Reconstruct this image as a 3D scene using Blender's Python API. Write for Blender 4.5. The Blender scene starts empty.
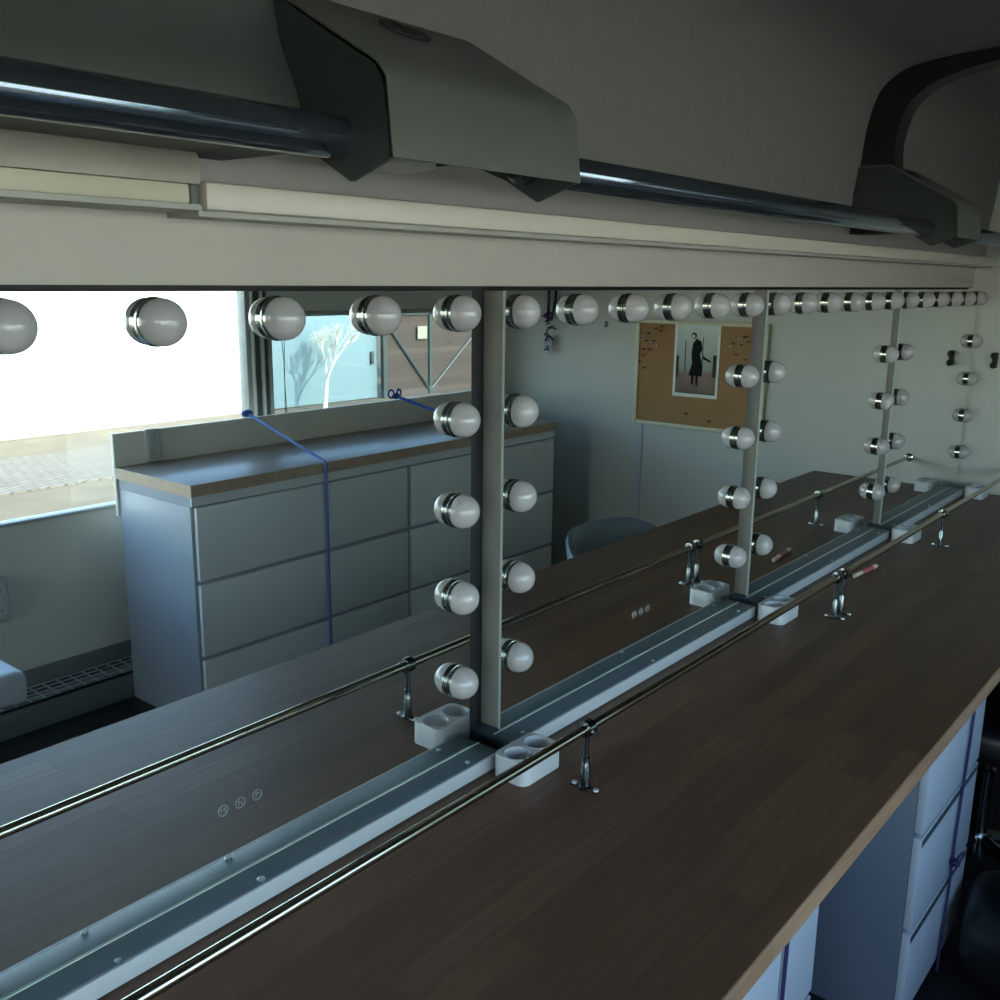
import bpy, bmesh, math, random
from mathutils import Vector, Matrix
random.seed(7)
S = bpy.context.scene
COL = S.collection
PI = math.pi

# ------------------------------------------------------------------ materials
def lin(h):
    h = h.lstrip('#'); v = [int(h[i:i+2], 16)/255 for i in (0, 2, 4)]
    return [((c+0.055)/1.055)**2.4 if c > 0.04045 else c/12.92 for c in v]

def mat(name, col, rough=.5, metal=0., spec=.5, noise=0., nscale=20., bump=0., bscale=60., coat=0., trans=0.):
    m = bpy.data.materials.new(name); m.use_nodes = True
    nt = m.node_tree; b = nt.nodes['Principled BSDF']
    c = lin(col) if isinstance(col, str) else list(col)
    b.inputs['Base Color'].default_value = (*c, 1)
    b.inputs['Roughness'].default_value = rough
    b.inputs['Metallic'].default_value = metal
    b.inputs['Specular IOR Level'].default_value = spec
    b.inputs['Coat Weight'].default_value = coat
    b.inputs['Transmission Weight'].default_value = trans
    if noise or bump:
        tc = nt.nodes.new('ShaderNodeTexCoord')
    if noise:
        n = nt.nodes.new('ShaderNodeTexNoise'); n.inputs['Scale'].default_value = nscale; n.inputs['Detail'].default_value = 5
        nt.links.new(tc.outputs['Object'], n.inputs['Vector'])
        r = nt.nodes.new('ShaderNodeValToRGB')
        r.color_ramp.elements[0].position = .3; r.color_ramp.elements[1].position = .7
        r.color_ramp.elements[0].color = (*[x*(1-noise) for x in c], 1)
        r.color_ramp.elements[1].color = (*[min(1, x*(1+noise)) for x in c], 1)
        nt.links.new(n.outputs['Fac'], r.inputs['Fac']); nt.links.new(r.outputs['Color'], b.inputs['Base Color'])
    if bump:
        n = nt.nodes.new('ShaderNodeTexNoise'); n.inputs['Scale'].default_value = bscale; n.inputs['Detail'].default_value = 4
        nt.links.new(tc.outputs['Object'], n.inputs['Vector'])
        bp = nt.nodes.new('ShaderNodeBump'); bp.inputs['Strength'].default_value = bump; bp.inputs['Distance'].default_value = .004
        nt.links.new(n.outputs['Fac'], bp.inputs['Height']); nt.links.new(bp.outputs['Normal'], b.inputs['Normal'])
    return m

def wood_mat(name, c1, c2, c3, rough, bw=.42, rh=.055, grain=1.0, spec=.5):
    m = bpy.data.materials.new(name); m.use_nodes = True
    nt = m.node_tree; N = nt.nodes.new; L = nt.links.new; b = nt.nodes['Principled BSDF']
    tc = N('ShaderNodeTexCoord')
    br = N('ShaderNodeTexBrick'); br.inputs['Scale'].default_value = 1
    br.inputs['Brick Width'].default_value = bw; br.inputs['Row Height'].default_value = rh
    br.inputs['Mortar Size'].default_value = .0006; br.inputs['Mortar Smooth'].default_value = .3
    br.offset = .37; br.offset_frequency = 2
    br.inputs['Color1'].default_value = (*lin(c1), 1); br.inputs['Color2'].default_value = (*lin(c2), 1)
    br.inputs['Mortar'].default_value = (*[x*.75 for x in lin(c1)], 1); br.inputs['Bias'].default_value = 0
    L(tc.outputs['Object'], br.inputs['Vector'])
    mp = N('ShaderNodeMapping'); mp.inputs['Scale'].default_value = (3, 70, 70); L(tc.outputs['Object'], mp.inputs['Vector'])
    n = N('ShaderNodeTexNoise'); n.inputs['Scale'].default_value = 1.6; n.inputs['Detail'].default_value = 6; n.inputs['Distortion'].default_value = .6
    L(mp.outputs['Vector'], n.inputs['Vector'])
    r = N('ShaderNodeValToRGB'); r.color_ramp.elements[0].position = .38; r.color_ramp.elements[1].position = .62
    r.color_ramp.elements[0].color = (0, 0, 0, 1); r.color_ramp.elements[1].color = (1, 1, 1, 1); L(n.outputs['Fac'], r.inputs['Fac'])
    ml = N('ShaderNodeMath'); ml.operation = 'MULTIPLY'; ml.inputs[1].default_value = .45*grain; L(r.outputs['Color'], ml.inputs[0])
    mx = N('ShaderNodeMixRGB'); mx.inputs['Color2'].default_value = (*lin(c3), 1)
    L(ml.outputs[0], mx.inputs['Fac']); L(br.outputs['Color'], mx.inputs['Color1']); L(mx.outputs['Color'], b.inputs['Base Color'])
    b.inputs['Roughness'].default_value = rough; b.inputs['Specular IOR Level'].default_value = spec
    bp = N('ShaderNodeBump'); bp.inputs['Strength'].default_value = .12; bp.inputs['Distance'].default_value = .002
    L(n.outputs['Fac'], bp.inputs['Height']); L(bp.outputs['Normal'], b.inputs['Normal'])
    return m

def pane_mat(name, tint, refl=1.0):
    m = bpy.data.materials.new(name); m.use_nodes = True
    nt = m.node_tree; nt.nodes.clear(); N = nt.nodes.new; L = nt.links.new
    t = N('ShaderNodeBsdfTransparent'); t.inputs['Color'].default_value = (*tint, 1)
    g = N('ShaderNodeBsdfGlossy'); g.inputs['Roughness'].default_value = .0; g.inputs['Color'].default_value = (.9, .95, .95, 1)
    f = N('ShaderNodeFresnel'); ge = N('ShaderNodeNewGeometry'); io = N('ShaderNodeMapRange')
    io.inputs['To Min'].default_value = 1.45; io.inputs['To Max'].default_value = 1/1.45   # no total reflection at the rear face of the thin pane
    L(ge.outputs['Backfacing'], io.inputs['Value']); L(io.outputs[0], f.inputs['IOR'])
    mu = N('ShaderNodeMath'); mu.operation = 'MULTIPLY'; mu.inputs[1].default_value = refl
    mx = N('ShaderNodeMixShader'); o = N('ShaderNodeOutputMaterial')
    L(f.outputs[0], mu.inputs[0]); L(mu.outputs[0], mx.inputs[0]); L(t.outputs[0], mx.inputs[1]); L(g.outputs[0], mx.inputs[2]); L(mx.outputs[0], o.inputs[0])
    return m

M = {}
M['wood'] = wood_mat('stained_worktop', '#674b38', '#52392a', '#402d20', .42, spec=.3)
M['wood_edge'] = wood_mat('worktop_edge', '#98785e', '#87684e', '#705643', .5, bw=.2, rh=.1)
M['laminate'] = mat('chest_top_laminate', '#8f8478', .3, noise=.06, nscale=14)
M['laminate_edge'] = mat('chest_top_edge', '#bfa78d', .45, noise=.08, nscale=25)
M['panel'] = mat('warm_white_panel', '#a39c90', .55, noise=.03, nscale=6)
M['strip'] = mat('cream_plastic', '#b9b0a0', .4)
M['strip_low'] = mat('beige_batten', '#938c7e', .45)
M['lens'] = mat('cream_lens', '#b9b19a', .35, noise=.05, nscale=9)
M['channel'] = mat('grey_channel', '#96938a', .5)
M['wall'] = mat('pale_wall', '#b7b6ae', .5, noise=.02, nscale=4)
M['wall_win'] = mat('window_wall_panel', '#d8d5c8', .55, noise=.03, nscale=4)
M['trim'] = mat('joint_trim', '#a7b3bd', .35)
M['headliner'] = mat('charcoal_headliner', '#6b6861', .85, noise=.05, nscale=60, bump=.15, bscale=300)
M['cover'] = mat('dark_green_cover', '#40463f', .55)
M['rib'] = mat('black_rib', '#0c0e0d', .5)
M['housing'] = mat('grey_green_plastic', '#53564d', .5, bump=.05, bscale=400)
M['housing_dark'] = mat('dark_green_plastic', '#2c332f', .5)
M['tube'] = mat('dark_polished_tube', '#6d7680', .10, metal=.9)
M['chrome'] = mat('chrome', '#b5bcc0', .08, metal=1)
M['chrome_dk'] = mat('worn_chrome', '#6f7678', .18, metal=1)
M['rail'] = mat('nickel_rail', '#b3ab9c', .14, metal=1)
M['ring'] = mat('brushed_ring', '#b9bdb5', .16, metal=1)
M['bulb'] = mat('opal_globe', '#a09b98', .10, spec=.5)
M['mirror'] = mat('mirror_silver', (.86, .885, .86), .0, metal=1)
M['mirror_edge'] = mat('glass_edge', '#bcc7bd', .15)
M['case'] = mat('grey_mirror_case', '#85827a', .4)
M['gap'] = mat('dark_recess', '#121413', .6)
M['ledge'] = mat('slate_aluminium', '#4c5a61', .4, metal=.1, noise=.04, nscale=30)
M['diffuser'] = mat('white_diffuser', '#a8abac', .35)
M['block'] = mat('white_moulding', '#b4b4b5', .3)
M['board'] = mat('pale_board', '#ebe6d9', .5)
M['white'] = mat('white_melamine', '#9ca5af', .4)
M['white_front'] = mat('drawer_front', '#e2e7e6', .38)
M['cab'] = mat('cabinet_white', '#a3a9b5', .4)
M['cab_side'] = mat('cabinet_body_darker', '#5b6371', .4)  # body toned darker than the drawer fronts
M['gap_shade_and_fittings'] = mat('gap_shade_and_dark_fittings', '#3a4045', .6)  # dark grey: shade painted into gaps and holes, also dark fittings
M['socket'] = mat('socket_white', '#c8cac4', .3)
M['frame'] = mat('window_frame', '#b0b1a8', .4)
M['frame_lt'] = mat('window_frame_light', '#d5d6cd', .4)
M['rubber'] = mat('window_rubber', '#55584f', .6)
M['glass'] = pane_mat('clear_pane', (.93, .96, .94))
M['glass_blue'] = pane_mat('tinted_pane', (.66, .71, .71), 1.0)
M['conv'] = mat('heater_case', '#747a78', .45)
M['grid'] = mat('heater_grid', '#b2b6b0', .4)
M['floor'] = mat('dark_floor', '#191a1b', .45, noise=.2, nscale=30)
M['cushion'] = mat('white_vinyl', '#c9ced3', .4)
M['chair'] = mat('chair_black', '#0f1216', .35, noise=.1, nscale=20)
M['chair_shell'] = mat('chair_shell_grey', '#6f7d86', .35)
M['cork'] = mat('cork', '#99744e', .9, noise=.10, nscale=180)
M['cork_frame'] = mat('pale_wood_frame', '#c8c0a4', .5)
M['photo_border'] = mat('photo_border', '#c9cec9', .3)
M['pin'] = mat('pin_dark', '#3b2c20', .4)
M['pin_w'] = mat('pin_white', '#cfcfc8', .4)
M['purple'] = mat('purple_cord', '#1c1646', .6)
M['blue_pale'] = mat('faded_blue_strap', '#566fae', .5)
M['blue'] = mat('blue_strap', '#2f52a8', .5)
M['blackhook'] = mat('hook_black', '#0a0b0b', .5)
M['pink'] = mat('pink_gloss', '#a9575f', .25)
M['cream'] = mat('cream_cap', '#cbb9a6', .3)
M['mark'] = mat('etched_mark', '#7d7d78', .4)
M['screw'] = mat('screw_steel', '#c5cacb', .4, metal=1)
M['sand'] = mat('dry_sand', '#655b49', .95, noise=.16, nscale=1.6, bump=.5, bscale=6)
M['white_wall'] = mat('white_facade', '#f2f1ee', .7)
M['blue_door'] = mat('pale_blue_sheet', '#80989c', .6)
M['gate_frame'] = mat('green_grey_steel', '#3a4a46', .5)
M['notice'] = mat('notice_paper', '#a89f8c', .7)
M['sun_patch'] = mat('sun_patch_branches', '#d8d4c8', .8)  # near-white branches: patches of sunlight put into the colour
M['body'] = mat('trailer_skin', '#d8d8d4', .4)
M['green'] = mat('far_leaves', '#9db383', .8, noise=.3, nscale=4)

def planks(name, c1, c2, w, vertical=False, rough=.8):
    m = mat(name, c1, rough); nt = m.node_tree; b = nt.nodes['Principled BSDF']
    tc = nt.nodes.new('ShaderNodeTexCoord'); mp = nt.nodes.new('ShaderNodeMapping')
    mp.inputs['Rotation'].default_value = (PI/2, 0, 0)
    br = nt.nodes.new('ShaderNodeTexBrick'); br.inputs['Scale'].default_value = 1
    br.inputs['Brick Width'].default_value = 9; br.inputs['Row Height'].default_value = w; br.inputs['Mortar Size'].default_value = .012
    br.inputs['Color1'].default_value = (*lin(c1), 1); br.inputs['Color2'].default_value = (*lin(c2), 1); br.inputs['Mortar'].default_value = (*lin('#4a3a30'), 1)
    nt.links.new(tc.outputs['Object'], mp.inputs[0]); nt.links.new(mp.outputs[0], br.inputs['Vector']); nt.links.new(br.outputs['Color'], b.inputs['Base Color'])
    return m
M['gate'] = planks('brown_boards', '#5a4c42', '#4a3f37', .14)

def paver_mat():
    m = mat('concrete_paving', '#b9ac95', .9); nt = m.node_tree; b = nt.nodes['Principled BSDF']
    tc = nt.nodes.new('ShaderNodeTexCoord')
    br = nt.nodes.new('ShaderNodeTexBrick'); br.inputs['Scale'].default_value = 1
    br.inputs['Brick Width'].default_value = .2; br.inputs['Row Height'].default_value = .1; br.inputs['Mortar Size'].default_value = .009
    br.inputs['Color1'].default_value = (*lin('#736b60'), 1); br.inputs['Color2'].default_value = (*lin('#696258'), 1); br.inputs['Mortar'].default_value = (*lin('#4a443b'), 1)
    mp = nt.nodes.new('ShaderNodeMapping'); mp.inputs['Rotation'].default_value = (0, 0, .5)
    nt.links.new(tc.outputs['Object'], mp.inputs[0]); nt.links.new(mp.outputs[0], br.inputs['Vector']); nt.links.new(br.outputs['Color'], b.inputs['Base Color'])
    return m
M['pavers'] = paver_mat()

# photo print: corridor with a standing figure (a generic stand-in)
def photo_mat():
    m = mat('photo_print', '#7f8c86', .25); nt = m.node_tree; b = nt.nodes['Principled BSDF']
    N = nt.nodes.new; L = nt.links.new
    tc = N('ShaderNodeTexCoord'); sp = N('ShaderNodeSeparateXYZ'); L(tc.outputs['Generated'], sp.inputs[0])
    r = N('ShaderNodeValToRGB'); cr = r.color_ramp
    cr.elements[0].position = 0; cr.elements[0].color = (*lin('#4b3530'), 1)
    cr.elements[1].position = 1; cr.elements[1].color = (*lin('#9fb0aa'), 1)
    e = cr.elements.new(.3); e.color = (*lin('#6b4a44'), 1)
    e = cr.elements.new(.37); e.color = (*lin('#747c76'), 1)
    L(sp.outputs['Z'], r.inputs['Fac']); L(r.outputs['Color'], b.inputs['Base Color'])
    return m
M['photo'] = photo_mat()
M['figure'] = mat('print_figure', '#151817', .7, spec=.1)
M['figure_skin'] = mat('print_pale', '#a6a59a', .3)
M['print_dark'] = mat('print_shade', '#343c39', .7, spec=.1)

# ------------------------------------------------------------------ mesh builder
def smooth_curve(pts, k=5):
    out = []
    for i in range(len(pts)-1):
        p0, p1, p2, p3 = pts[max(i-1, 0)], pts[i], pts[i+1], pts[min(i+2, len(pts)-1)]
        for j in range(k):
            t = j/k
            out.append(tuple(.5*((2*p1[a])+(-p0[a]+p2[a])*t+(2*p0[a]-5*p1[a]+4*p2[a]-p3[a])*t*t+(-p0[a]+3*p1[a]-3*p2[a]+p3[a])*t**3) for a in (0, 1)))
    return out+[pts[-1]]
class MB:
    def __init__(s): s.bm = bmesh.new()
    def box(s, x0, x1, y0, y1, z0, z1, bev=0., seg=2):
        r = bmesh.ops.create_cube(s.bm, size=1)
        vs = r['verts']
        for v in vs:
            v.co = Vector(((x0+x1)/2+v.co.x*abs(x1-x0), (y0+y1)/2+v.co.y*abs(y1-y0), (z0+z1)/2+v.co.z*abs(z1-z0)))
        if bev:
            es = list({e for v in vs for e in v.link_edges})
            bmesh.ops.bevel(s.bm, geom=es, offset=bev, segments=seg, affect='EDGES', profile=.5)
        return s
    def prism(s, pts, axis, a, b):
        """polygon pts extruded along axis from a to b; pts are the two other coordinates in x,y,z order"""
        def P(p, t):
            return {'x': (t, p[0], p[1]), 'y': (p[0], t, p[1]), 'z': (p[0], p[1], t)}[axis]
        A = [s.bm.verts.new(P(p, a)) for p in pts]; B = [s.bm.verts.new(P(p, b)) for p in pts]
        n = len(pts)
        for i in range(n): s.bm.faces.new((A[i], A[(i+1) % n], B[(i+1) % n], B[i]))
        s.bm.faces.new(A[::-1]); s.bm.faces.new(B)
        return s
    def lathe(s, prof, origin=(0, 0, 0), axis=(0, 0, 1), n=32, caps=True):
        """prof: list of (radius, height along axis)"""
        q = Vector((0, 0, 1)).rotation_difference(Vector(axis).normalized()); o = Vector(origin)
        rings = []
        for r, h in prof:
            if r < 1e-6: rings.append([s.bm.verts.new(o+q@Vector((0, 0, h)))])
            else: rings.append([s.bm.verts.new(o+q@Vector((r*math.cos(2*PI*k/n), r*math.sin(2*PI*k/n), h))) for k in range(n)])
        for a, b in zip(rings, rings[1:]):
            for k in range(n):
                k2 = (k+1) % n
                if len(a) == 1 and len(b) == 1: continue
                if len(a) == 1: s.bm.faces.new((a[0], b[k], b[k2]))
                elif len(b) == 1: s.bm.faces.new((a[k], a[k2], b[0]))
                else: s.bm.faces.new((a[k], a[k2], b[k2], b[k]))
        if caps:
            if len(rings[0]) > 1: s.bm.faces.new(rings[0][::-1])
            if len(rings[-1]) > 1: s.bm.faces.new(rings[-1])
        return s
    def cyl(s, p, q, r, n=24, r2=None):
        p, q = Vector(p), Vector(q); h = (q-p).length
        return s.lathe([(r, 0), (r if r2 is None else r2, h)], p, q-p, n)
    def tube(s, pts, r, n=10, radii=None):
        pts = [Vector(p) for p in pts]; rings = []
        up = Vector((0, 0, 1)); prev = None
        for i, p in enumerate(pts):
            t = (pts[min(i+1, len(pts)-1)]-pts[max(i-1, 0)]).normalized()
            if prev is None:
                a = t.cross(up if abs(t.z) < .95 else Vector((1, 0, 0))).normalized()
            else:
                a = (prev-t*prev.dot(t)).normalized()
            prev = a; b = t.cross(a); rr = radii[i] if radii else r
            rings.append([s.bm.verts.new(p+a*rr*math.cos(2*PI*k/n)+b*rr*math.sin(2*PI*k/n)) for k in range(n)])
        for a, b in zip(rings, rings[1:]):
            for k in range(n): s.bm.faces.new((a[k], a[(k+1) % n], b[(k+1) % n], b[k]))
        s.bm.faces.new(rings[0][::-1]); s.bm.faces.new(rings[-1])
        return s
    def torus(s, c, R, r, axis=(0, 0, 1), n=32, k=8):
        q = Vector((0, 0, 1)).rotation_difference(Vector(axis).normalized()); c = Vector(c); rings = []
        for i in range(n):
            a = 2*PI*i/n
            rings.append([s.bm.verts.new(c+q@Vector(((R+r*math.cos(2*PI*j/k))*math.cos(a), (R+r*math.cos(2*PI*j/k))*math.sin(a), r*math.sin(2*PI*j/k)))) for j in range(k)])
        for i in range(n):
            a, b = rings[i], rings[(i+1) % n]
            for j in range(k): s.bm.faces.new((a[j], a[(j+1) % k], b[(j+1) % k], b[j]))
        return s
    def sphere(s, c, r, sc=(1, 1, 1), n=20):
        res = bmesh.ops.create_uvsphere(s.bm, u_segments=n, v_segments=n//2+2, radius=r)
        for v in res['verts']: v.co = Vector((v.co.x*sc[0], v.co.y*sc[1], v.co.z*sc[2]))+Vector(c)
        return s
    def build(s, name, m, parent=None, smooth=True, loc=None, ang=35):
        bmesh.ops.recalc_face_normals(s.bm, faces=s.bm.faces[:])
        me = bpy.data.meshes.new(name); s.bm.to_mesh(me); s.bm.free()
        if m is not None:
            for k in (m if isinstance(m, (list, tuple)) else [m]): me.materials.append(M[k] if isinstance(k, str) else k)
        if smooth:
            for p in me.polygons: p.use_smooth = True
            me.set_sharp_from_angle(angle=math.radians(ang))
        o = bpy.data.objects.new(name, me); COL.objects.link(o)
        if parent: o.parent = parent
        if loc: o.location = loc
        return o

def tag(o, label, cat, group=None, kind=None):
    o['label'] = label; o['category'] = cat
    if group: o['group'] = group
    if kind: o['kind'] = kind
    return o
def thing(name, label, cat, loc=(0, 0, 0), rz=0, group=None):
    o = bpy.data.objects.new(name, None); COL.objects.link(o); o.location = loc; o.rotation_euler = (0, 0, rz)
    o.empty_display_size = .05
    return tag(o, label, cat, group)
def struct(o, label=None, cat=None):
    o['kind'] = 'structure'
    if label: o['label'] = label
    if cat: o['category'] = cat
    return o
def copy_tree(o, parent=None):
    c = o.copy(); COL.objects.link(c); c.parent = parent
    for ch in list(o.children): copy_tree(ch, c)
    return c

XL, XE = -1.7, 4.13          # ends of the trailer room
YW = -2.35                   # window wall
FZ = -.74                    # floor
# sections of the vanity wall
PITCH = .9872; S0 = .168; X0 = .2751
CH = 1.36

# ------------------------------------------------------------------ setting
struct(MB().box(XL-.05, XE+.05, YW-.06, .12, FZ-.06, FZ).build('floor', 'floor', smooth=False), 'dark trailer floor between the counter and the window wall', 'floor')
# vanity wall behind the mirrors
struct(MB().box(XL, XE, .047, .12, FZ, 1.36).build('wall_back', 'gap', smooth=False), 'dark backing wall behind the row of mirrors', 'wall')
struct(MB().box(XL, XE, .032, .047, .79, .90).build('trim_1', 'panel', smooth=False), 'warm grey panel strip above the mirrors', 'panel')
struct(MB().box(XL, XE, .0, .047, .895, 1.012, .004).build('trim_2', 'channel'), 'grey channel behind the overhead tubes', 'trim')
struct(MB().box(XL, XE, .03, .047, FZ, -.05).build('trim_3', 'wall', smooth=False), 'pale lower panel under the counter', 'panel')
# end wall with the cork board
struct(MB().box(XE, XE+.06, YW, .12, FZ, CH+.02).build('wall_right', 'wall', smooth=False), 'pale end wall carrying the cork board', 'wall')
struct(MB().box(XE-.004, XE, -1.49, -1.468, FZ, .13).build('trim_4', 'trim', smooth=False), 'narrow vertical joint strip under the cork board', 'trim')
# left end wall with a doorway
w = MB()
w.box(XL-.06, XL, YW, -1.95, FZ, CH+.02); w.box(XL-.06, XL, -1.05, .12, FZ, CH+.02); w.box(XL-.06, XL, -1.95, -1.05, 1.2, CH+.02)
struct(w.build('wall_left', 'wall', smooth=False), 'left end wall of the trailer with its doorway', 'wall')
# window wall
W1 = (-1.62, 2.472, -.045, 1.16); W2 = (2.56, 3.93, .19, .655)
w = MB(); y0, y1 = YW-.05, YW
w.box(XL, XE, y0, y1, FZ, W1[2]); w.box(XL, W1[0], y0, y1, W1[2], CH+.02)
w.box(W1[0], W1[1], y0, y1, W1[3], CH+.02); w.box(W1[1], W2[0], y0, y1, W1[2], CH+.02)
w.box(W2[0], W2[1], y0, y1, W1[2], W2[2]); w.box(W2[0], W2[1], y0, y1, W2[3], CH+.02); w.box(W2[1], XE, y0, y1, W1[2], CH+.02)
struct(w.build('wall_front', 'wall_win', smooth=False), 'grey-beige window wall opposite the mirrors', 'wall')
# headliner: curved ceiling
prof = [(.047, 1.0), (0.0, 1.0), (-.012, 1.1), (-.022, 1.2), (-.045, 1.28), (-.085, 1.32), (-.15, 1.343), (-.32, 1.358), (-.6, 1.362), (-1.75, 1.362), (-2.05, 1.35), (-2.22, 1.32), (-2.30, 1.27), (-2.33, 1.22), (YW, 1.21)]
out = [(YW-.04, 1.44), (.10, 1.44)]
struct(MB().prism([prof[0]]+smooth_curve(prof[1:-1])+[prof[-1]]+out, 'x', XL, XE).build('ceiling', 'headliner', ang=50), 'dark charcoal ceiling lining curving down to the walls', 'ceiling')
# convector heater along the window wall
h = thing('convector_heater', 'grey low convector heater with white grid top along the window wall', 'heater', (-1.2, -2.25, FZ))
MB().box(0, 4.9, -.02, .045, 0, .105, .003).build('case', 'conv', h)
g = MB()
for k in range(4): g.box(0, 4.9, -.047+.0-.0+.033*k-.035, -.043+.033*k-.035, .105, .109)
for k in range(100): g.box(.0+.049*k, .004+.049*k, -.082, .045, .1052, .1095)
g.box(0, 4.9, -.085, .045, .095, .1049)
go = g.build('grid_top', ['grid', 'gap_shade_and_fittings'], h, smooth=False)
for p in go.data.polygons:
    if max(go.data.vertices[v].co.z for v in p.vertices) < .10495: p.material_index = 1
struct(MB().box(XL, XE, YW, YW+.014, FZ, -.572, .003).build('baseboard_front', 'conv'), 'grey skirting behind the convector heater', 'baseboard')

# windows
def frame(name, x0, x1, z0, z1, t, glassmat, label, parent_extra=None):
    o = thing(name, label, 'window', ((x0+x1)/2, YW-.025, z0)); o['kind'] = 'structure'
    a, b = x0-(x0+x1)/2, x1-(x0+x1)/2; H = z1-z0
    f = MB().box(a, a+t, -.02, .035, 0, H, .003).box(b-t, b, -.02, .035, 0, H, .003).box(a+t, b-t, -.02, .035, 0, t*.6, .003).box(a+t, b-t, -.02, .035, H-t, H, .003)
    f.build('window_frame', 'frame', o)
    MB().box(a+t-.004, b-t+.004, -.003, .003, t*.6-.004, H-t+.004).build('pane', glassmat, o, smooth=False)
    return o, a, b, H
frame('window_1', W1[0], W1[1], W1[2], W1[3], .022, 'glass', 'large clear window left of the drawer chest, bright outside')
w2, a2, b2, H2 = frame('window_2', W2[0], W2[1], W2[2], W2[3], .02, 'glass_blue', 'smaller blue tinted window above the drawer chest')
MB().tube([(a2+.06, .04, H2-.02), (a2+.075, .04, H2*.5), (a2+.07, .04, .02)], .0016, 6).build('blind_cord', 'gap_shade_and_fittings', w2)
MB().tube([(a2+.085, .04, H2-.02), (a2+.072, .04, H2*.45), (a2+.08, .04, .02)], .0016, 6).build('blind_cord', 'gap_shade_and_fittings', w2)
m = MB().box(2.474, 2.486, YW-.0, YW+.02, -.02, 1.16, .003).box(2.522, 2.533, YW, YW+.02, -.02, 1.16, .003)
struct(m.build('trim_5', 'frame_lt'), 'pale uprights of the post between the two windows', 'trim')
struct(MB().box(2.492, 2.516, YW, YW+.01, -.02, 1.16).box(2.539, 2.556, YW, YW+.012, -.02, 1.16).build('trim_6', 'rubber'), 'dark rubber seals of the post between the two windows', 'trim')

# ------------------------------------------------------------------ ribs of the ceiling and tube brackets
rib_out = [(.0, .93), (-.012, 1.1), (-.022, 1.2), (-.045, 1.28), (-.085, 1.32), (-.15, 1.343), (-.32, 1.358), (-.6, 1.362), (-1.2, 1.362)]
rib_in = [(-1.2, 1.345), (-.6, 1.342), (-.33, 1.328), (-.195, 1.30), (-.139, 1.266), (-.117, 1.237), (-.102, 1.19), (-.097, 1.137), (-.11, 1.05), (-.14, .98), (-.14, .93)]
for i, (rx, lab) in enumerate([(.30, 'wide dark green curved ceiling cover at top left, above the bright tube'), (2.70, 'black curved ceiling rib further along, above the right tube bracket')]):
    o = MB().prism(smooth_curve(rib_out)+smooth_curve(rib_in), 'x', rx, rx+(.075 if i else .409)).build('ceiling_rib', 'rib' if i else 'cover', ang=40)
    tag(o, lab, 'rib', 'ceiling ribs')

def bracket(name, x0, x1, label):
    t = thing(name, label, 'bracket', (x0, 0, .9), 0, 'overhead tube brackets')
    L = x1-x0; z = -.9
    cheek = [(-.276, .917), (-.215, .897), (-.165, .925), (-.10, .95), (-.004, .95), (-.004, 1.098), (-.095, 1.098), (-.20, 1.038), (-.255, 1.007), (-.268, .992)]
    ck = [(a, b+z) for a, b in cheek]
    MB().prism(ck, 'x', 0, .006).build('cheek', 'housing_dark', t)
    MB().prism(ck, 'x', L-.006, L).build('cheek', 'housing_dark', t)
    # folded front skin
    outp = [(-.278, .917), (-.270, .992), (-.257, 1.009), (-.20, 1.041), (-.095, 1.102), (-.004, 1.102)]
    inp = [(a+.004, b-.004) for a, b in outp[::-1]]; inp[-1] = (-.274, .917)
    MB().prism([(a, b+z) for a, b in outp+inp], 'x', 0, L).build('front_cover', 'housing', t)
    # oval screw plate on the sloping face
    d = Vector((0, .105, .061)).normalized(); nrm = Vector((0, -.061, .105)).normalized()
    c = Vector((L*.50 if L > .25 else L*.25, -.138, 1.079-.9))
    R = MB().lathe([(.020, 0), (.020, .002), (.015, .0024), (.012, .001), (0, .001)], c+nrm*.0, nrm, 28)
    for v in R.bm.verts: v.co.x = c.x+(v.co.x-c.x)*(1.9 if L > .25 else 1.3)
    R.build('screw_plate', 'rib', t)
    MB().lathe([(.007, 0), (.007, .004), (.003, .0045), (0, .002)], c, nrm, 16).build('screw', 'gap', t)
    MB().prism([(-.15, .93+z), (-.10, .925+z), (-.06, .935+z), (-.06, .95+z), (-.15, .945+z)], 'x', L*.35, L*.62).build('release_tab', 'channel', t)
    return t
bracket('tube_bracket', .71, 1.03, 'large grey folded bracket over the near end of the overhead tubes')
bracket('tube_bracket', 2.69, 2.91, 'small looking grey folded bracket at the far end of the long overhead tube')

def overhead_tube(x0, x1, label, collar_l=False, collar_r=False):
    t = thing('overhead_tube', label, 'tube', (x0, -.2, .94), 0, 'overhead tubes'); L = x1-x0
    MB().lathe([(0, 0), (.018, .001), (.0215, .006), (.0215, L-.03), (.015, L-.004), (0, L)], (0, 0, 0), (1, 0, 0), 40).build('barrel', 'tube', t)
    for cx in ([.08] if collar_l else [])+([L-.12] if collar_r else []):
        MB().lathe([(.022, 0), (.0245, .002), (.0245, .018), (.022, .02)], (cx, 0, 0), (1, 0, 0), 40).build('collar', 'chrome', t)
    return t
overhead_tube(-1.5, .74, 'dark polished tube at top left with a bright highlight', collar_r=False)
overhead_tube(1.0, 2.72, 'dark polished tube between the two brackets', collar_l=True)
overhead_tube(2.88, 4.12, 'short end of dark tube right of the far bracket')

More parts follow.
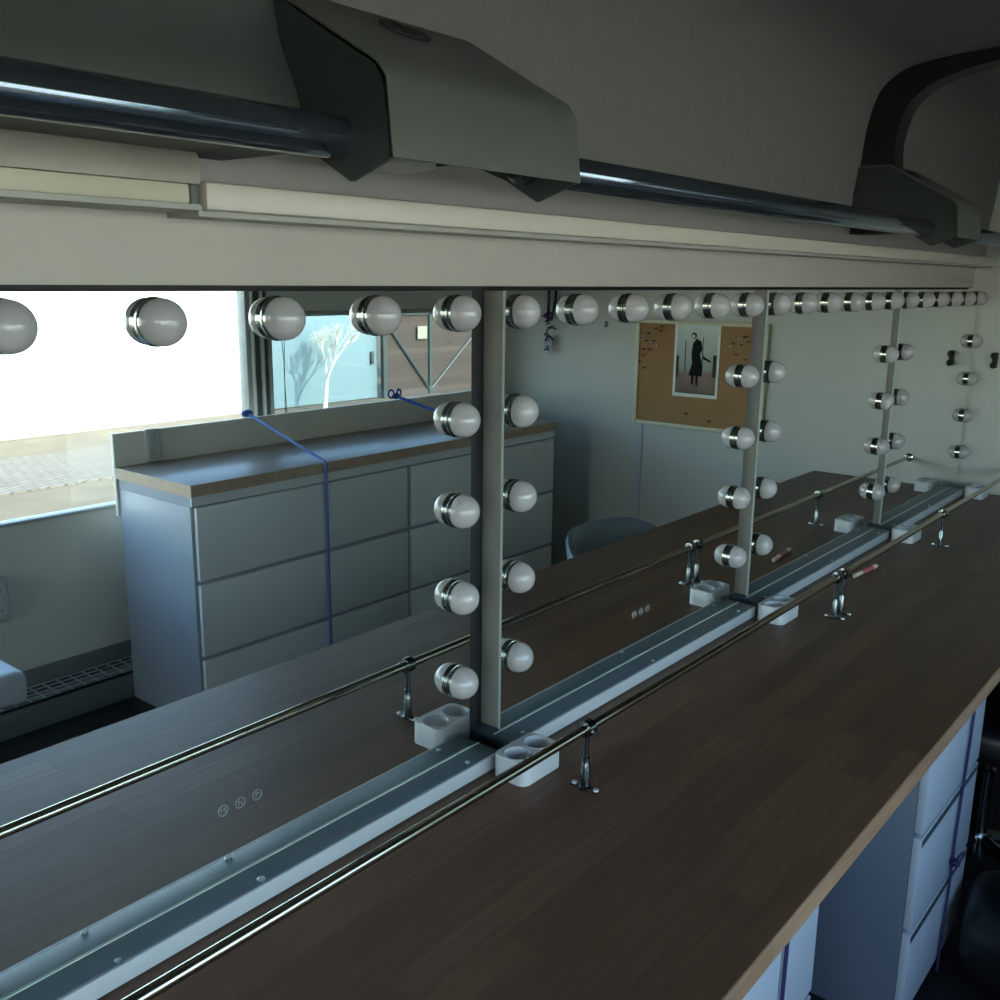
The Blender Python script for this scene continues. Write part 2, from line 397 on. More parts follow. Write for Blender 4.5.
# light strips above mirrors
t = thing('light_batten', 'cream lamp batten with yellowed lens above the left mirror', 'light', (-1.6, 0, .87))
MB().prism([(-.05, .027), (-.05, .052), (-.045, .060), (-.0005, .0245+.04), (-.0005, .027)], 'x', 0, 2.245).build('housing', 'strip_low', t)
MB().box(0, 2.234, -.046, .02, .006, .027, .003).build('lens', 'lens', t)
MB().box(2.234, 2.245, -.048, .02, .005, .027, .002).build('end_cap', 'housing', t)
MB().box(0, 2.245, -.050, .0318, .0, .006).build('base', 'channel', t)
t = thing('light_strip', 'long cream strip running above the mirrors to the end wall', 'light strip', (.652, 0, .87))
MB().box(0, 3.474, -.05, -.0005, .0015, .030, .002).box(0, 3.474, -.01, .0315, .0015, .0245).build('profile', 'strip', t)
MB().box(0.002, 3.474, -.03, .0318, -.005, .0015).build('base', 'channel', t)

# ------------------------------------------------------------------ vanity mirrors with bulbs
ZB = [.7503, .5895, .4456, .3032, .1583]
ZM0, ZM1 = .0285, .7835
def bulb(parent, x, z):
    b = MB().lathe([(.012, .0005), (.0278, .0005), (.0278, .0022), (.0246, .0032), (.0246, .0052), (.0264, .0064), (.0264, .0098), (.0248, .0112), (.012, .0112)], (x, 0, z), (0, -1, 0), 40)
    ring = b.build('bulb_socket', 'ring', parent)
    R = .0267; yc = .0132; pr = []
    for k in range(17):
        a = -.16+(PI/2+.16)*k/16
        pr.append((R*math.cos(a) if k < 16 else 0, yc+R*math.sin(a)))
    g = MB().lathe([(0.0, pr[0][1])]+pr, (x, 0, z), (0, -1, 0), 40)
    g.build('bulb_globe', 'bulb', ring)
places = ['leftmost vanity mirror with bulbs, reflecting the bright window and drawer chest',
          'vanity mirror with bulbs reflecting the cork board, right of the first upright gap',
          'vanity mirror with bulbs third along the counter, reflecting a plain wall',
          'small looking vanity mirror with bulbs touching the end wall']
for k in range(4):
    xa = X0+k*PITCH-.0316; xb = X0+k*PITCH+5*S0+.0333
    if k == 3: xb = XE-.018
    t = thing('vanity_mirror', places[k], 'mirror', (xa, 0, ZM0), 0, 'row of bulb-lit vanity mirrors'); W = xb-xa; H = ZM1-ZM0
    MB().box(0.001, W-.001, .006, .0465, 0, H-.001, .0015).build('case', 'case', t)
    gl = MB().box(0, W, .0, .0055, 0, H).build('glass', ['mirror_edge', 'mirror'], t, smooth=False)
    for p in gl.data.polygons:
        if p.normal.y < -.9: p.material_index = 1
    rows = [(0.0316+j*S0, ZB[0]) for j in range(6)]+[(x, z) for x in (.0316, .0316+5*S0) for z in ZB[1:]]
    for x, z in rows: bulb(t, x, z-ZM0)
    # three round touch marks etched low on the glass: M, N, P
    bx = [.662, 1.668, 2.655, 3.64][k]-xa; bz = .1255-ZM0
    for q in range(3 if k < 2 else 0):
        cx = bx+q*.0268; mb = MB().torus((cx, -.0006, bz), .0072, .0006, (0, 1, 0), 28, 5)
        st = {0: [((-.003, -.0035), (-.003, .0035)), ((-.003, .0035), (0, 0)), ((0, 0), (.003, .0035)), ((.003, .0035), (.003, -.0035))],
              1: [((-.0025, -.0035), (-.0025, .0035)), ((-.0025, .0035), (.0025, -.0035)), ((.0025, -.0035), (.0025, .0035))],
              2: [((-.002, -.0035), (-.002, .0035)), ((-.002, .0035), (.002, .003)), ((.002, .003), (.002, .0005)), ((.002, .0005), (-.002, 0))]}[q]
        for (ax_, az_), (bx_, bz_) in st: mb.tube([(cx+ax_, -.0006, bz+az_), (cx+bx_, -.0006, bz+bz_)], .0005, 4)
        mb.build('touch_button', 'mark', t)

# ------------------------------------------------------------------ the worktop
t = thing('worktop', 'long dark-stained wooden counter in front of the mirrors', 'counter', (XL+.02, 0, 0))
LW = XE-XL-.03; D = .5931
MB().box(0, LW, -D+.004, .029, -.030, 0, .0015).build('top_board', 'wood', t, smooth=False)
MB().prism([(-D, -.03), (-D, -.0035), (-D+.002, -.001), (-D+.0038, -.0003), (-D+.0038, -.03)], 'x', 0, LW).build('front_edge', 'wood_edge', t)

# ledges in front of each mirror
labs = ['nearest slate ledge with pale front, along the foot of the left mirror', 'slate ledge with pale front under the mirror that shows the cork board',
        'slate ledge with pale front under the third mirror along the counter', 'furthest slate ledge, ending at the end wall']
for k in range(4):
    xa = 1.212+(k-1)*.992; xb = 1.172+k*.992
    if k == 0: xa = -.2
    if k == 3: xb = 4.02
    t = thing('mirror_ledge', labs[k], 'ledge', (xa, 0, 0), 0, 'ledges under the vanity mirrors'); L = xb-xa
    MB().box(0, L, -.043, .0465, .0005, .027, .0012).build('top_profile', 'ledge', t)
    MB().box(0, L-.003, -.0478, -.0435, .001, .0262, .0012).build('front_diffuser', 'diffuser', t)
    MB().box(0, L, -.0022, -.0002, .0268, .0282).build('bright_bead', 'mirror_edge', t)
    for sx, sy in [(L*.02+.02, -.035), (L-.065, .043-.075), (L*.5, -.038)]:
        MB().lathe([(.0042, 0), (.0042, .0012), (.003, .0022), (.0012, .0022), (0, .0012)], (sx, sy, .027), (0, 0, 1), 14).build('screw', 'screw', t)
    if k == 0:
        for sx in (.69, ): MB().lathe([(.0055, 0), (.0055, .0015), (.004, .0028), (.0015, .0028), (0, .0015)], (sx+.2, -.036, .027), (0, 0, 1), 16).build('screw', 'screw', t)

# cup holder blocks
def rrect_dist(a, hw, hd, rc, side):
    """distance from the well centre to the outline of its half block; rounded on 'side' only"""
    c, s = math.cos(a), math.sin(a)
    lo, hi = 0, 1
    def inside(x, y):
        if abs(x) > hw or abs(y) > hd: return False
        if x*side > hw-rc and abs(y) > hd-rc:
            return (x*side-(hw-rc))**2+(abs(y)-(hd-rc))**2 <= rc*rc
        return True
    for _ in range(30):
        m_ = (lo+hi)/2
        if inside(c*m_, s*m_): lo = m_
        else: hi = m_
    return lo
def cup_block(x0, x1, label):
    t = thing('cup_holder', label, 'holder', ((x0+x1)/2, -.0925, .0003), 0, 'white cup holders on the counter')
    hw, hd, H, rc, wr = (x1-x0)/4, .0345, .040, .016, .0225
    mb = MB(); bm = mb.bm
    for side in (-1, 1):
        cx = side*hw
        angs = sorted(set([2*PI*k/72 for k in range(72)]+[math.atan2(hd, hw*q) % (2*PI) for q in (-side,)]+[math.atan2(-hd, -side*hw) % (2*PI)]))
        n = len(angs)
        def ring(rf, z): return [bm.verts.new((cx+rf(a)*math.cos(a), rf(a)*math.sin(a), z)) for a in angs]
        of = lambda a: rrect_dist(a, hw, hd, rc, side)
        rings = [ring(of, 0), ring(of, H-.003), ring(lambda a: of(a)-(.0015 if True else 0)*(1 if abs(of(a)*math.cos(a)+side*hw) > 1e-4 else 0), H),
                 ring(lambda a: wr+.0015, H), ring(lambda a: wr, H-.002), ring(lambda a: wr-.003, H-.03)]
        for A, B in zip(rings, rings[1:]):
            for i in range(n):
                j = (i+1) % n
                try: bm.faces.new((A[i], A[j], B[j], B[i]))
                except ValueError: pass
        bm.faces.new(rings[-1]); bm.faces.new(rings[0][::-1])
    bmesh.ops.remove_doubles(bm, verts=bm.verts[:], dist=.0002)
    mb.build('body', 'block', t, ang=30)
    for side in (-1, 1):
        MB().torus((side*hw, 0, H+.0002), wr+.0012, .0011, n=40, k=6).build('well_rim', 'diffuser', t)
    return t
for x0, lab in [(1.146, 'nearest white double cup holder, beside the first upright gap'), (2.148, 'white double cup holder in front of the second upright gap'),
                (3.135, 'white double cup holder before the third upright gap'), (3.985, 'furthest white double cup holder, by the end wall')]:
    cup_block(x0-.009, x0+.097, lab)

# ------------------------------------------------------------------ rail on posts
def rail(x0, x1, posts, label, flange=False):
    t = thing('counter_rail', label, 'rail', (x0, -.2, 0), 0, 'metal rails along the counter')
    MB().cyl((0, 0, .1051), (x1-x0, 0, .1051), .0078, 24).build('tube', 'rail', t)
    for px in posts:
        x = px-x0
        p = MB().lathe([(.0075, .0), (.0075, .040), (.0065, .042), (.0065, .052), (.0046, .0532), (.0045, .098)], (x, 0, .003), (0, 0, 1), 20)
        po = p.build('support_post', 'chrome_dk', t)
        f = MB()
        f.box(x-.0065, x+.0065, -.026, .026, 0, .003, .0012)
        f.lathe([(.0105, 0), (.0105, .0035), (.008, .006)], (x, 0, 0), (0, 0, 1), 20)
        f.build('foot_plate', 'chrome_dk', po)
        for sy in (-.021, .021): MB().lathe([(.005, 0), (.0045, .0025), (.002, .0036), (0, .0036)], (x, sy, .003), (0, 0, 1), 14).build('screw', 'screw', po)
        c = MB().lathe([(.0095, 0), (.0140, .001), (.0140, .018), (.0095, .019)], (x-.0095, 0, .1051), (1, 0, 0), 24)
        c.build('clamp', 'chrome_dk', po)
        MB().cyl((x, -.010, .1051), (x, -.020, .100), .0035, 12).build('clamp_screw', 'chrome', po)
    if flange:
        MB().lathe([(.017, 0), (.017, .003), (.011, .006), (.011, .016)], (x1-x0, 0, .1051), (-1, 0, 0), 24).build('wall_flange', 'chrome', t)
    return t
rail(-1.2, 2.292, [-.9, .1, 1.2035, 2.278], 'near metal rail on posts running along the front of the counter')
rail(2.305, XE-.001, [2.322, 3.165], 'far metal rail on posts ending at the end wall', True)

# lip gloss on the counter
t = thing('lip_gloss', 'small pink and cream lip gloss tube lying on the counter behind the far rail', 'lip gloss', (2.64, -.118, .0072), -.09)
MB().cyl((0, 0, 0), (.05, 0, 0), .0055, 16).build('cap', 'cream', t)
MB().cyl((.05, 0, 0), (.115, 0, 0), .007, 16).build('barrel', 'pink', t)
MB().lathe([(.0066, 0), (.0066, .022), (.003, .036), (0, .036)], (.115, 0, 0), (1, 0, 0), 16).build('end_cap', 'cream', t)

# ------------------------------------------------------------------ under-counter drawer cabinets
def cabinet(x0, label, cord=True):
    W = .43
    t = thing('drawer_cabinet', label, 'cabinet', (x0, 0, FZ), 0, 'drawer cabinets under the counter')
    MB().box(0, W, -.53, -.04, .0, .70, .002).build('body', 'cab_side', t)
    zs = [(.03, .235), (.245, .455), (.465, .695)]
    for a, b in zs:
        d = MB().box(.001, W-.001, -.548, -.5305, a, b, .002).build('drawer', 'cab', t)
        MB().box(.003, W-.003, -.5495, -.5482, b-.018, b-.004).build('finger_gap_shade', 'gap_shade_and_fittings', d)  # dark strip on the drawer face, painting the shade of a finger gap
    return t
cabinet(.905, 'white drawer cabinet under the counter, cut by the lower picture edge')
cabinet(1.90, 'white drawer cabinet under the counter tied with a purple cord, beside the black chair')
def cord(pts, r, label, m, cat='cord', knot=None, grp=None):
    t = thing('purple_rope', label, cat, pts[0], 0, grp)
    o = Vector(pts[0])
    MB().tube([Vector(p)-o for p in pts], r, 8).build('strand', m, t)
    if knot:
        k = Vector(knot)-o; kb = MB().sphere(k, r*2.6, n=10)
        for i in range(3):
            a = i*2.1; kb.torus(k, r*3, r*.8, (math.cos(a), math.sin(a)*.5, math.sin(a)), 14, 6)
        kb.tube([k, k+Vector((.03, -.004, .006)), k+Vector((.055, -.004, .0))], r*.8, 6)
        kb.build('knot', m, t)
    return t
yc = -.5535
cord([(2.20, yc, -.045), (2.19, yc, -.18), (2.165, yc, -.40), (2.16, yc-.001, -.52), (2.15, yc, -.68), (2.15, yc, -.735)], .0032, 'dark purple cord tied down the front of the cabinet by the black chair', 'purple', knot=(2.162, yc-.006, -.46), grp='purple cords on the cabinets')
cord([(1.20, yc, -.045), (1.195, yc, -.3), (1.19, yc, -.735)], .0032, 'purple cord down the cabinet at the lower picture edge', 'purple', grp='purple cords on the cabinets')

# ------------------------------------------------------------------ salon chairs
def salon_chair(x, y, rz, label, shell, seat_h=.46, back=.30):
    t = thing('salon_chair', label, 'chair', (x, y, FZ), rz, 'swivel chairs by the counter')
    # local: faces +y ; back at -y
    bs = MB()
    bs.lathe([(0, .03), (.035, .03), (.035, .09), (.028, .1), (0, .1)], (0, 0, 0), (0, 0, 1), 24)
    for k in range(5):
        a = 2*PI*k/5+.3; d = Vector((math.cos(a), math.sin(a), 0))
        bs.tube([d*.02+Vector((0, 0, .08)), d*.15+Vector((0, 0, .065)), d*.27+Vector((0, 0, .04))], .015, 8, [.018, .015, .011])
    bs.build('star_base', 'chrome_dk', t)
    for k in range(5):
        a = 2*PI*k/5+.3; d = Vector((math.cos(a), math.sin(a), 0))*.27
        MB().cyl(d+Vector((-.012, 0, .022)), d+Vector((.012, 0, .022)), .0215, 16).build('castor', 'chair', t)
    MB().lathe([(.026, .10), (.026, .28), (.018, .285), (.018, seat_h-.06), (.05, seat_h-.05), (.05, seat_h-.045)], (0, 0, 0), (0, 0, 1), 24).build('gas_column', 'chrome_dk', t)
    st = MB().box(-.235, .235, -.21, .23, seat_h-.05, seat_h+.045, .035, 4); st.build('seat', 'chair', t)
    # curved shell back: sweep of thick strip
    n = 22; prof = []
    bm = bmesh.new(); rows = []
    zl = [seat_h+.0, seat_h+.06, seat_h+.14, seat_h+.19, seat_h+back-.015, seat_h+back]
    for i in range(n+1):
        u = -1+2*i/n; a = u*1.25
        xx = .265*math.sin(a)/math.sin(1.25); yy = -.255+.23*(1-math.cos(a))
        top = 1-.55*max(0, abs(u)-.45)**1.5
        col = []
        nx, ny = math.sin(a)*.8, -math.cos(a)
        for k, zz in enumerate(zl):
            z = seat_h-.02+(zz-seat_h+.02)*top; lean = -.05*(z-seat_h)/.3
            rin = .016 if k < 5 else .008
            col.append((xx, yy+lean, z, nx, ny, rin))
        rows.append(col)
    V = {}
    for i, col in enumerate(rows):
        for k, (xx, yy, z, nx, ny, r_) in enumerate(col):
            V[i, k, 0] = bm.verts.new((xx+nx*r_, yy+ny*r_, z)); V[i, k, 1] = bm.verts.new((xx-nx*r_, yy-ny*r_, z))
    K = len(zl)
    for i in range(n):
        for k in range(K-1):
            bm.faces.new((V[i, k, 0], V[i+1, k, 0], V[i+1, k+1, 0], V[i, k+1, 0])); bm.faces.new((V[i, k, 1], V[i, k+1, 1], V[i+1, k+1, 1], V[i+1, k, 1]))
        bm.faces.new((V[i, K-1, 0], V[i+1, K-1, 0], V[i+1, K-1, 1], V[i, K-1, 1])); bm.faces.new((V[i, 0, 0], V[i, 0, 1], V[i+1, 0, 1], V[i+1, 0, 0]))
    for i in (0, n):
        for k in range(K-1): bm.faces.new((V[i, k, 0], V[i, k+1, 0], V[i, k+1, 1], V[i, k, 1]))
    b = MB(); b.bm.free(); b.bm = bm
    o = b.build('backrest', shell, t, ang=60)
    return t
salon_chair(2.68, -.50, .06, 'swivel chair with curved grey-blue back tucked between two cabinets', 'chair_shell', .44, .295)
salon_chair(3.86, -.47, -.0, 'second swivel chair with dark curved back, furthest along the counter', 'chair', .44, .245)

# dark kit bag on the floor next to the cabinet
t = thing('kit_bag', 'black soft bag slumped on the floor beside the tied cabinet', 'bag', (2.245, -.70, FZ))
b = MB().box(-.13, .13, -.125, .125, .001, .19, .06, 4)
for v in b.bm.verts:
    v.co += Vector((math.sin(v.co.y*23)*.012, math.sin(v.co.x*19)*.012, math.sin(v.co.x*17+v.co.y*13)*.008 if v.co.z > .05 else 0))
b.build('body', 'chair', t)
MB().tube([(-.1, 0, .165), (-.06, -.01, .21), (.04, .01, .215), (.1, 0, .165)], .008, 8).build('handle', 'chair', t)

# ------------------------------------------------------------------ chest with drawers opposite the mirrors (seen reflected)
t = thing('drawer_chest', 'wide pale drawer chest with six handleless drawers against the window wall', 'chest', (1.775, -1.75, FZ))
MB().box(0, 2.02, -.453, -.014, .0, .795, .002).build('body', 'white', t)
for c_ in range(2):
    for r_ in range(3):
        xa = .012 + c_*1.005; z0 = .005+r_*.268
        d = MB().box(xa, xa+.985, -.0136, .003, z0, z0+.252, .002).build('drawer', 'white_front', t)
MB().box(0.002, 2.018, -.0139, -.006, .798, .833).build('top_rail', 'white_front', t)
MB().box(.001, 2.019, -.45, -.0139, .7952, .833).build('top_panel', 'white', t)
t = thing('chest_worktop', 'grey-brown laminate top lying on the drawer chest', 'worktop', (1.768, -1.742, .0935))
MB().box(0, 2.03, -.462, 0, 0, .040, .001).build('board', ['laminate'], t)
MB().box(0, 2.03, 0.0002, .0015, .0002, .0395).build('edge_band', 'laminate_edge', t)
MB().box(-.0015, -.0002, -.462, .0015, .0002, .0395).build('edge_band', 'laminate_edge', t)
o = MB().box(1.768, 3.80, -2.222, -2.2055, -.045, .252, .0015).build('upstand_board', 'board')
tag(o, 'pale upright board standing behind the chest top, below the tinted window', 'board')

def double_socket(loc, ry, label, vertical=True, scale=1.):
    t = thing('power_socket', label, 'socket', loc, 0, 'double power sockets')
    MB().box(-.04, .04, 0, .022, -.08, .08, .008, 3).build('plate', 'socket', t)
    for s in (-1, 1):
        r = MB().lathe([(.028, 0), (.028, .003), (.0245, .003), (.0232, .0008), (0, .0008)], (0, .022, s*.037), (0, 1, 0), 28)
        so = r.build('outlet', 'socket', t)
        h = MB()
        for d in (-.0095, .0095): h.cyl((d, .0222, s*.037), (d, .0232, s*.037), .0028, 10)
        h.build('pin_hole', 'gap_shade_and_fittings', so)
    t.scale = (scale,)*3
    return t
double_socket((1.915, -2.2054, .197), 0, 'white double socket on the board behind the chest top', scale=.76)
double_socket((1.375, YW+.0005, -.292), 0, 'white double socket low on the window wall left of the chest')

# blue strap over the chest
sp = [(2.345, -2.212, .270), (2.33, -1.7385, .1395), (2.331, -1.7315, .125), (2.331, -1.733, -.3), (2.335, -1.733, -.73)]
t = thing('tie_strap', 'blue strap tied to the window post and pulled over the chest front', 'strap', sp[0], 0, 'blue straps')
o_ = Vector(sp[0]); MB().tube([Vector(p)-o_ for p in sp], .006, 8).build('strand', 'blue_pale', t)
MB().sphere((0, 0, 0), .017, (1.6, 1, .9), 12).build('knot', 'blue_pale', t)
sp = [(3.17, -2.212, .270), (3.29, -1.7385, .1395), (3.29, -1.7315, .125), (3.29, -1.733, -.3), (3.29, -1.733, -.73)]
t = thing('tie_strap', 'bright blue strap knotted at the board top near the middle bulbs of the left mirror', 'strap', sp[0], 0, 'blue straps')
o_ = Vector(sp[0]); MB().tube([Vector(p)-o_ for p in sp], .007, 8).build('strand', 'blue', t)
kb = MB().sphere((0, 0, 0), .016, (1.5, 1, .9), 12).torus((-.03, 0, .012), .018, .005, (0, 1, 0), 16, 6).torus((.02, 0, .014), .015, .005, (.2, 1, 0), 16, 6)
kb.build('knot', 'blue', t)

# white bench end seen at lower left
t = thing('padded_stool', 'white padded stool by the window wall, at the left picture edge', 'stool', (.78, -1.83, FZ))
MB().box(-.36, .36, -.22, .22, .37, .47, .03, 4).build('seat', 'cushion', t)
for sx in (-1, 0):
    for sy in (-1, 1): MB().cyl((sx*.28, sy*.15, 0), (sx*.28, sy*.15, .372), .014, 14).build('leg', 'chrome_dk', t)

# ------------------------------------------------------------------ end wall: cork board, photo, hanging ties, hooks
t = thing('cork_board', 'framed brown cork board with dark pins on the end wall', 'notice board', (XE-.001, -1.180, .12))
y0, y1, H = -.335, .335, .50
MB().box(-.012, 0, y0, y1, 0, H).build('cork_panel', 'cork', t, smooth=False)
fr = MB().box(-.02, 0, y0-.004, y0+.018, -.002, H+.002, .002).box(-.02, 0, y1-.018, y1+.004, -.002, H+.002, .002).box(-.02, 0, y0+.018, y1-.018, -.002, .016, .002).box(-.02, 0, y0+.018, y1-.018, H-.016, H+.002, .002)
fr.build('frame', 'cork_frame', t)
pinspots = [(-.275, .42), (-.255, .40), (-.24, .435), (-.215, .40), (-.20, .46), (-.225, .395), (-.265, .36), (-.27, .33), (-.285, .30), (-.26, .27), (-.19, .38), (-.235, .36), (-.17, .47), (-.18, .45),
            (.20, .41), (.225, .43), (.24, .405), (.25, .44), (.265, .34), (.215, .36), (.19, .395), (.27, .42), (-.02, .07), (.10, .045)]
for i, (py, pz) in enumerate(pinspots):
    p = tag(MB().lathe([(.0035, 0), (.0035, .008), (.0048, .010), (.003, .014), (0, .014)], (0, 0, 0), (-1, 0, .1), 10).cyl((-.004, 0, 0), (-.004, .016 if i % 2 else -.014, .001), .0016, 6).build('push_pin', 'pin' if i % 5 else 'pin_w', loc=(XE-.0132, -1.205+py, .12+pz)),
        'small push pin stuck in the framed cork board', 'pin', 'push pins in the cork board')
# photo print
t = thing('photo_print', 'white bordered photo print of a dark figure in a corridor on the cork board', 'photo', (XE-.0145, -1.188, .27))
MB().box(-.0015, 0, -.117, .117, 0, .345).build('paper', 'photo_border', t, smooth=False)
MB().box(-.0022, -.0016, -.104, .104, .016, .333).build('picture', 'photo', t, smooth=False)
pc = MB().box(-.0026, -.0023, -.104, -.09, .09, .19).box(-.0026, -.0023, .086, .104, .1, .2).box(-.0026, -.0023, .03, .034, .12, .28).box(-.0026, -.0023, -.06, -.055, .12, .26)
pc.build('corridor_shade', 'print_dark', t, smooth=False)
fg = MB()
for pts in ([(.036, .10), (-.032, .10), (-.036, .14), (-.018, .20), (-.030, .225), (-.022, .262), (.004, .272), (.020, .25), (.026, .20), (.020, .16)],
            [(.012, .06), (.022, .06), (.020, .105), (.008, .105)], [(-.014, .055), (-.004, .055), (0, .105), (-.012, .105)],
            [(-.034, .18), (-.075, .165), (-.078, .172), (-.034, .195)]):
    fg.prism([(-a_, b_) for a_, b_ in pts], 'x', -.0031, -.0027)
fg.lathe([(.0, 0), (.014, 0), (.014, .0004), (0, .0004)], (-.0027, -.016, .286), (-1, 0, 0), 16)
fg.build('figure', 'figure', t, smooth=False)
MB().lathe([(0, 0), (.008, 0), (.008, .0003), (0, .0003)], (-.0034, -.018, .283), (-1, 0, 0), 14).build('face', 'figure_skin', t, smooth=False)

# purple ties hanging on the end wall
t = thing('hanging_ties', 'bundle of purple cords hanging from a hook on the end wall by the chest', 'cords', (XE-.03, -2.03, .80))
b = MB()
rnd = random.Random(3)
for dy in (.0, .012, -.035, -.045): b.tube([(0, -dy, 0), (0, -dy*.9, -.1), (-.01, -dy*.5, -.2)], .004, 6)
for k in range(34):
    z = -.16-rnd.random()*.2; a = rnd.random()*6.28; d = Vector((math.cos(a)*.4, math.sin(a), rnd.uniform(-.5, .6)))
    l = rnd.uniform(.02, .045)
    c0 = Vector((-.008, rnd.uniform(-.018, .018), z)); b.tube([c0-d*l*.5, c0+d*l*.2+Vector((0, 0, .006)), c0+d*l], .0035, 5)
b.build('cord_bundle', 'purple', t)
b = MB()
for k in range(9):
    c0 = Vector((-.012, rnd.uniform(-.02, .02), -.3-rnd.random()*.07)); b.torus(c0, .012, .002, (1, rnd.uniform(-.6, .6), rnd.uniform(-.5, .5)), 14, 5)
b.build('tag_rings', 'trim', t)
MB().tube([(.03, 0, .01), (-.01, 0, .01), (-.014, 0, .02)], .005, 8).build('hook', 'blackhook', t)

def wall_hook(y, z, label, s=1., m='blackhook'):
    t = thing('wall_hook', label, 'hook', (XE-.0005, y, z), 0, 'hooks on the end wall')
    MB().box(-.005, 0, -.010*s, .010*s, -.028*s, .028*s, .002).build('plate', m, t)
    for zz in (.016*s, -.018*s):
        b = MB().tube([(-.004, 0, zz), (-.012*s, 0, zz-.002), (-.018*s, 0, zz)], .005*s, 8)
        b.sphere((-.020*s, 0, zz), .0125*s, n=12); b.build('peg', m, t)
    return t
wall_hook(-.079, .519, 'black double peg hook on the end wall beside the furthest mirror', 1.05)
wall_hook(-1.70, .59, 'small grey hook on the end wall between the cords and the cork board', .5, 'channel')

# ------------------------------------------------------------------ outside
GZ = -1.6
struct(MB().box(-40, 60, -40, 20, GZ-.1, GZ).build('ground', 'sand', smooth=False), 'dry sandy ground outside the windows', 'ground')
struct(MB().box(-20, 40, -12.0, -9.9, GZ, GZ+.02).build('paved_strip', 'pavers', smooth=False), 'pale block paved strip outside the large window', 'paving')
t = thing('white_building', 'overexposed white building wall outside the large window', 'building', (-2, -13.6, GZ))
MB().box(-14, 13.15, -3, 0, 0, 3.3).build('facade', 'white_wall', t, smooth=False)
MB().box(-14, 13.15, 0, .02, 0, .05).build('plinth', 'channel', t, smooth=False)
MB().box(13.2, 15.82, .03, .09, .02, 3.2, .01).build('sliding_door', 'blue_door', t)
MB().box(15.62, 15.70, .09, .13, .70, .95, .01).build('door_handle', 'gap_shade_and_fittings', t)
MB().box(13.15, 15.9, -3, .0, 0, 3.3).build('side_wing', 'white_wall', t, smooth=False)
t = thing('board_gate', 'brown boarded gate with crossed braces outside the tinted window', 'gate', (13.86, -13.45, GZ))
MB().box(0, 3.3, 0, .05, 0, 1.70).build('boards', 'gate', t, smooth=False)
f = MB().box(0, .08, .05, .09, 0, 1.74).box(1.35, 1.43, .05, .09, 0, 1.74).box(3.2, 3.28, .05, .09, 0, 1.74).box(0, 3.3, .05, .09, 1.66, 1.74)
f.tube([(.1, .07, 1.5), (1.35, .07, .1)], .03, 6).tube([(3.2, .07, 1.5), (1.43, .07, .1)], .03, 6)
f.build('gate_frame', 'gate_frame', t)
MB().box(.98, 1.26, .092, .1, 1.16, 1.42).build('paper_notice', 'notice', t, smooth=False)
o = MB()
rnd = random.Random(5)
for k in range(40): o.sphere((17.6+rnd.random()*5, -14.6-rnd.random()*1.2, GZ+1.7+rnd.random()*.7), rnd.uniform(.25, .5), n=8)
tag(o.build('hedge', 'green'), 'pale green hedge behind the boarded gate', 'hedge', kind='stuff')
# bare tree, branches coloured pale to stand in for sun patches on the wall
t = thing('sun_patch_tree', 'bare tree, its branches pale in place of sun patches, in front of the light blue door', 'tree', (11.9, -12.9, GZ))
b = MB(); rnd = random.Random(11)
def branch(p, d, l, r, dep):
    q = p+d*l; b.tube([p, p+d*l*.5+Vector((rnd.uniform(-.03, .03), 0, 0)), q], r, 5, [r, r*.85, r*.7])
    if dep == 0: return
    for _ in range(3 if dep > 1 else 4):
        e = (d+Vector((rnd.uniform(-.75, .75), rnd.uniform(-.5, .5), rnd.uniform(-.15, .5)))).normalized()
        branch(q if rnd.random() < .6 else p+d*l*.7, e, l*rnd.uniform(.6, .82), r*.62, dep-1)
branch(Vector((0, 0, 0)), Vector((.12, 0, 1)).normalized(), .55, .05, 5)
b.build('branches', 'sun_patch', t)

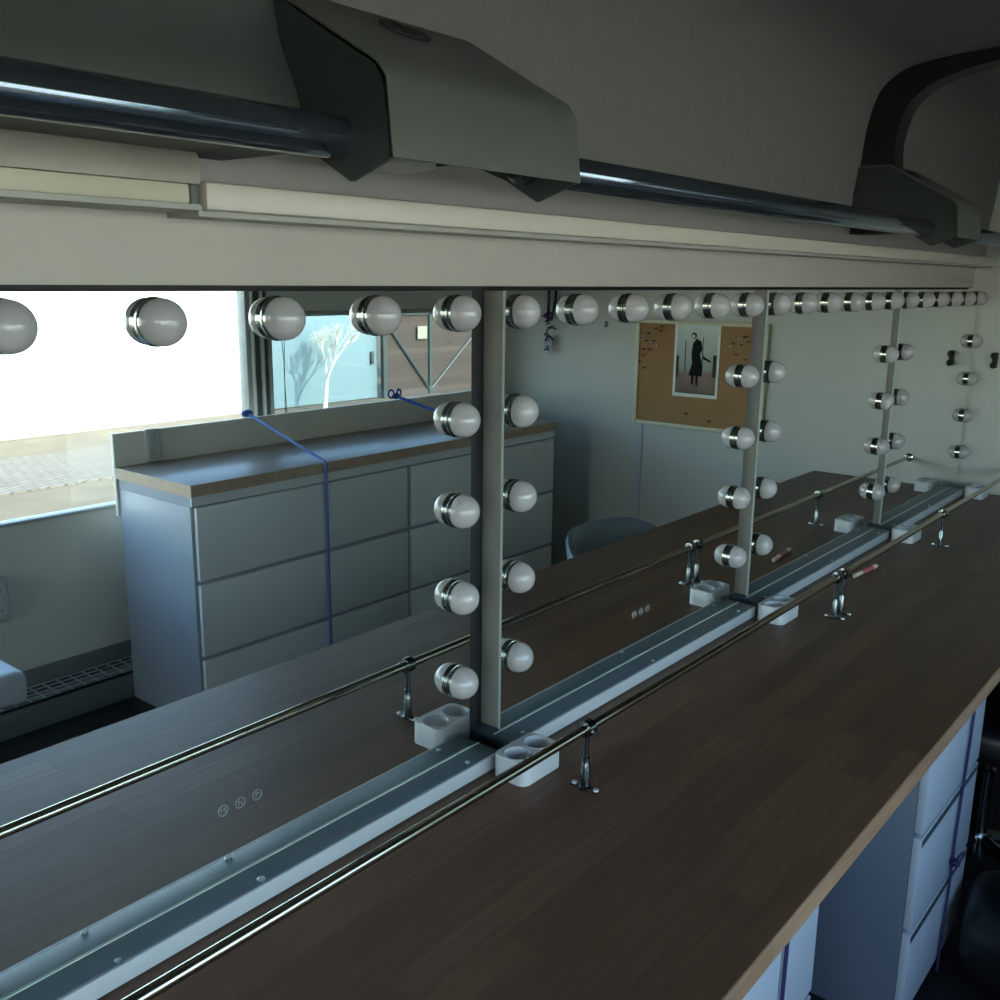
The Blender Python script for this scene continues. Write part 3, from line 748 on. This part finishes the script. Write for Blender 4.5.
# ------------------------------------------------------------------ light
wld = bpy.data.worlds.new('sky'); S.world = wld; wld.use_nodes = True
nt = wld.node_tree; bg = nt.nodes['Background']
sky = nt.nodes.new('ShaderNodeTexSky'); sky.sky_type = 'NISHITA'; sky.sun_disc = False
sky.sun_elevation = math.radians(38); sky.sun_rotation = math.radians(20); sky.air_density = 1.2; sky.dust_density = .6; sky.ozone_density = 1.6
tint = nt.nodes.new('ShaderNodeMixRGB'); tint.blend_type = 'MULTIPLY'; tint.inputs['Fac'].default_value = 1; tint.inputs['Color2'].default_value = (.98, 1.0, 1.02, 1)
nt.links.new(sky.outputs[0], tint.inputs['Color1']); nt.links.new(tint.outputs[0], bg.inputs[0]); bg.inputs['Strength'].default_value = .36
sd = bpy.data.lights.new('sun', 'SUN'); sd.energy = 3.6; sd.angle = .0095; sd.color = (1, .95, .86)
so = bpy.data.objects.new('sun', sd); COL.objects.link(so)
so.rotation_euler = Vector((.3, .78, .66)).to_track_quat('Z', 'Y').to_euler(); so.location = (3, 8, 8)
def portal(name, loc, rot, sx, sy):
    d = bpy.data.lights.new(name, 'AREA'); d.shape = 'RECTANGLE'; d.size = sx; d.size_y = sy; d.cycles.is_portal = True
    o = bpy.data.objects.new(name, d); COL.objects.link(o); o.location = loc; o.rotation_euler = rot
portal('window_portal', ((W1[0]+W1[1])/2, YW-.06, (W1[2]+W1[3])/2), (PI/2, 0, 0), W1[1]-W1[0], W1[3]-W1[2])
portal('window_portal', ((W2[0]+W2[1])/2, YW-.06, (W2[2]+W2[3])/2), (PI/2, 0, 0), W2[1]-W2[0], W2[3]-W2[2])
portal('door_portal', (XL-.07, -1.5, .2), (PI/2, 0, -PI/2), .9, 1.9)

# ------------------------------------------------------------------ camera
cd = bpy.data.cameras.new('camera'); cam = bpy.data.objects.new('camera', cd); COL.objects.link(cam); S.camera = cam
r = Vector((0.6334418671993919, -0.7737032067436475, 0.011608133077483027)); u = Vector((0.16392238660662203, 0.14883656598323483, 0.9751805616374372)); wv = Vector((0.7562280423576853, 0.6158173629420616, -0.2211065884385812))
cam.matrix_world = Matrix(((r.x, u.x, -wv.x, 0), (r.y, u.y, -wv.y, -.9955), (r.z, u.z, -wv.z, .8015), (0, 0, 0, 1)))
cd.sensor_width = 36; cd.lens = 36*.97525; cd.clip_start = .02; cd.clip_end = 200

vs = S.view_settings
S.display_settings.display_device = 'sRGB'
vs.view_transform = 'Standard'; vs.look = 'None'; vs.gamma = 1; vs.use_curve_mapping = False
vs.exposure = 1.75
S.cycles.max_bounces = 12; S.cycles.diffuse_bounces = 6; S.cycles.glossy_bounces = 8; S.cycles.transparent_max_bounces = 16
S.cycles.caustics_reflective = True; S.cycles.caustics_refractive = False
